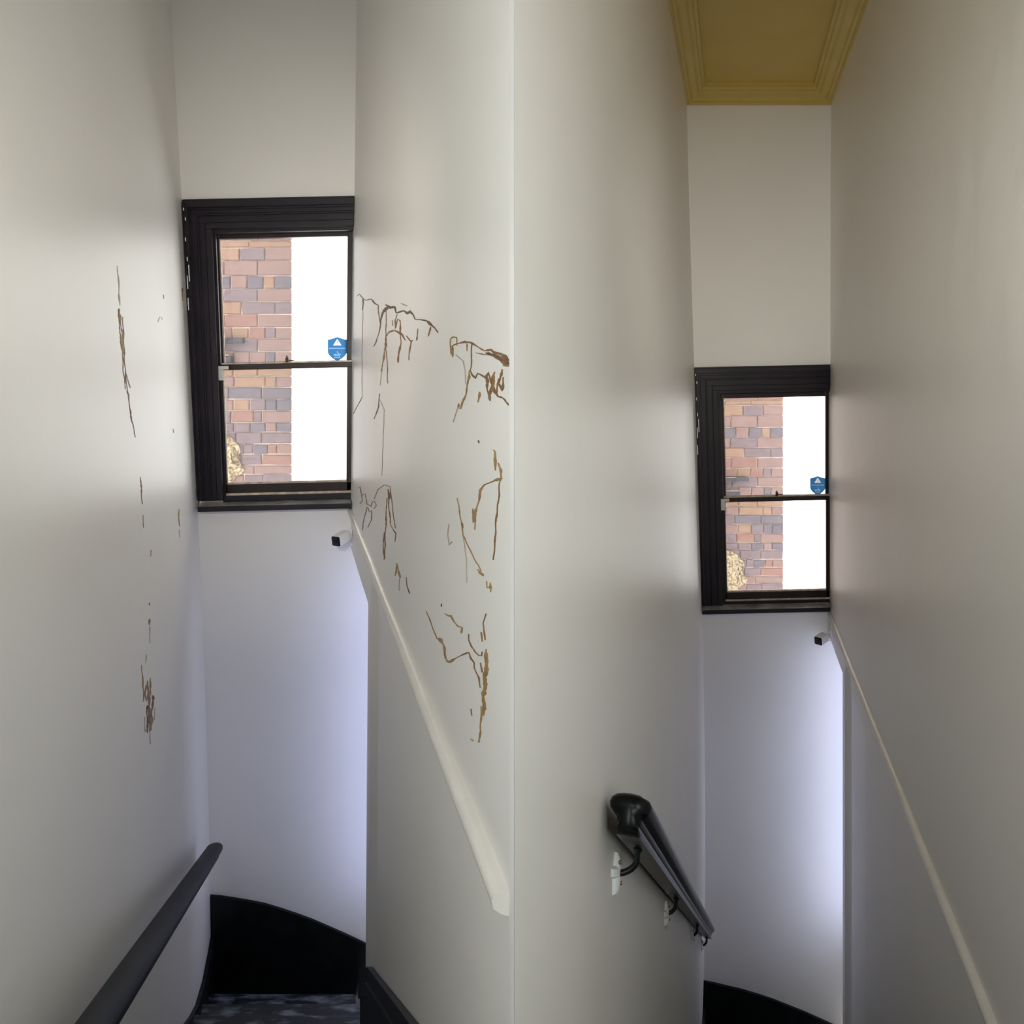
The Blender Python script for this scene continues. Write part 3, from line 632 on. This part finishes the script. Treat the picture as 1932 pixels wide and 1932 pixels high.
T6 = [([(250,50),(260,140),(285,215)],7,K),([(178,0),(192,58)],22,O),([(180,60),(180,190)],4,FA),([(980,0),(1020,25),(1038,32)],14,O),([(1065,85),(1075,155),(1095,160),(1105,110),(1105,200)],12,O),
 ([(640,415),(670,435),(700,440),(730,490),(770,545),(815,555),(812,620)],13,O),([(455,395),(480,460),(520,560),(560,665)],6,B),([(560,668),(595,670),(625,725),(640,810),(655,880),(685,910)],15,O),
 ([(570,675),(600,690),(625,730)],24,O),([(660,900),(690,905),(740,870)],28,O),([(735,880),(760,865),(820,835),(885,805)],10,B),([(885,625),(890,690),(910,750),(950,810),(985,840),(1020,845),(1022,800)],10,B),
 ([(885,805),(900,870),(940,920),(945,970),(985,1070),(1005,1170)],9,B),([(1060,415),(1035,510),(1040,620),(1052,685)],8,B),([(1008,605),(1025,700)],9,B),
 ([(1058,780),(1066,900),(1055,1000),(1045,1150),(1033,1280),(1035,1450)],36,O),([(1010,910),(1015,980),(1020,1015)],18,B),([(1015,1350),(1005,1550),(1000,1650),(985,1720)],11,O),([(910,1380),(918,1450)],7,B),([(905,1690),(930,1710)],12,FA),
 ([(1005,1610),(988,1720)],16,O),([(606,315),(606,345)],7,K)]
T1 = [([(200,475),(208,600),(216,700),(222,800)],10,B),([(212,520),(226,640),(236,740),(236,830)],12,O),([(222,690),(228,760),(232,835)],16,O),([(207,470),(212,560)],20,K),([(235,540),(245,720),(250,900),(265,1080),(275,1190),(290,1220),(295,1330),(315,1440),(348,1585)],8,K),([(235,830),(240,1000),(262,1170)],6,B),
 ([(270,1040),(300,1160)],7,O),([(300,1350),(325,1470)],16,B),([(752,290),(758,400)],9,B),([(588,350),(591,385)],7,K),([(540,590),(555,545),(575,550),(582,568)],5,FA),([(677,1515),(680,1550)],10,K),([(190,100),(205,300),(210,440)],10,FA)]
T2 = [([(225,135),(230,230),(235,315)],7,B),([(473,345),(478,460)],8,O),([(476,480),(480,530)],4,FA),([(240,385),(245,470)],5,O),([(293,615),(292,655)],6,O),([(283,955),(284,972)],7,B),([(282,1060),(282,1102)],9,O),([(284,1110),(286,1220)],4,FA),([(262,1290),(258,1350)],4,FA),
 ([(230,1360),(240,1470),(245,1600)],6,O),([(258,1490),(256,1560),(262,1600)],11,O),([(272,1465),(275,1540),(270,1590)],13,O),([(288,1445),(287,1520),(293,1560)],7,O),([(280,1560),(284,1650),(276,1740)],12,B),([(268,1620),(268,1700),(272,1805)],9,K),([(304,1560),(303,1640),(292,1700)],11,B),([(292,1640),(296,1720),(285,1800)],12,O),([(318,1640),(314,1720)],5,FA),([(282,1700),(290,1790)],9,B),([(250,1700),(255,1800)],5,FA),([(288,1800),(285,1880)],7,FA)]
for T, Z, k in ((T5,Z5,3.219),(T6,Z6,5.368)):
    for pts, wd, m in T: drip(LWELL, LWELL.right, LR_, Z(pts), wd/k, m, 1)
for T, Z, k in ((T1,Z1,4.6),(T2,Z2,3.45)):
    for pts, wd, m in T: drip(LWELL, LWELL.left, LW_, Z(pts), wd/k, m, -1)
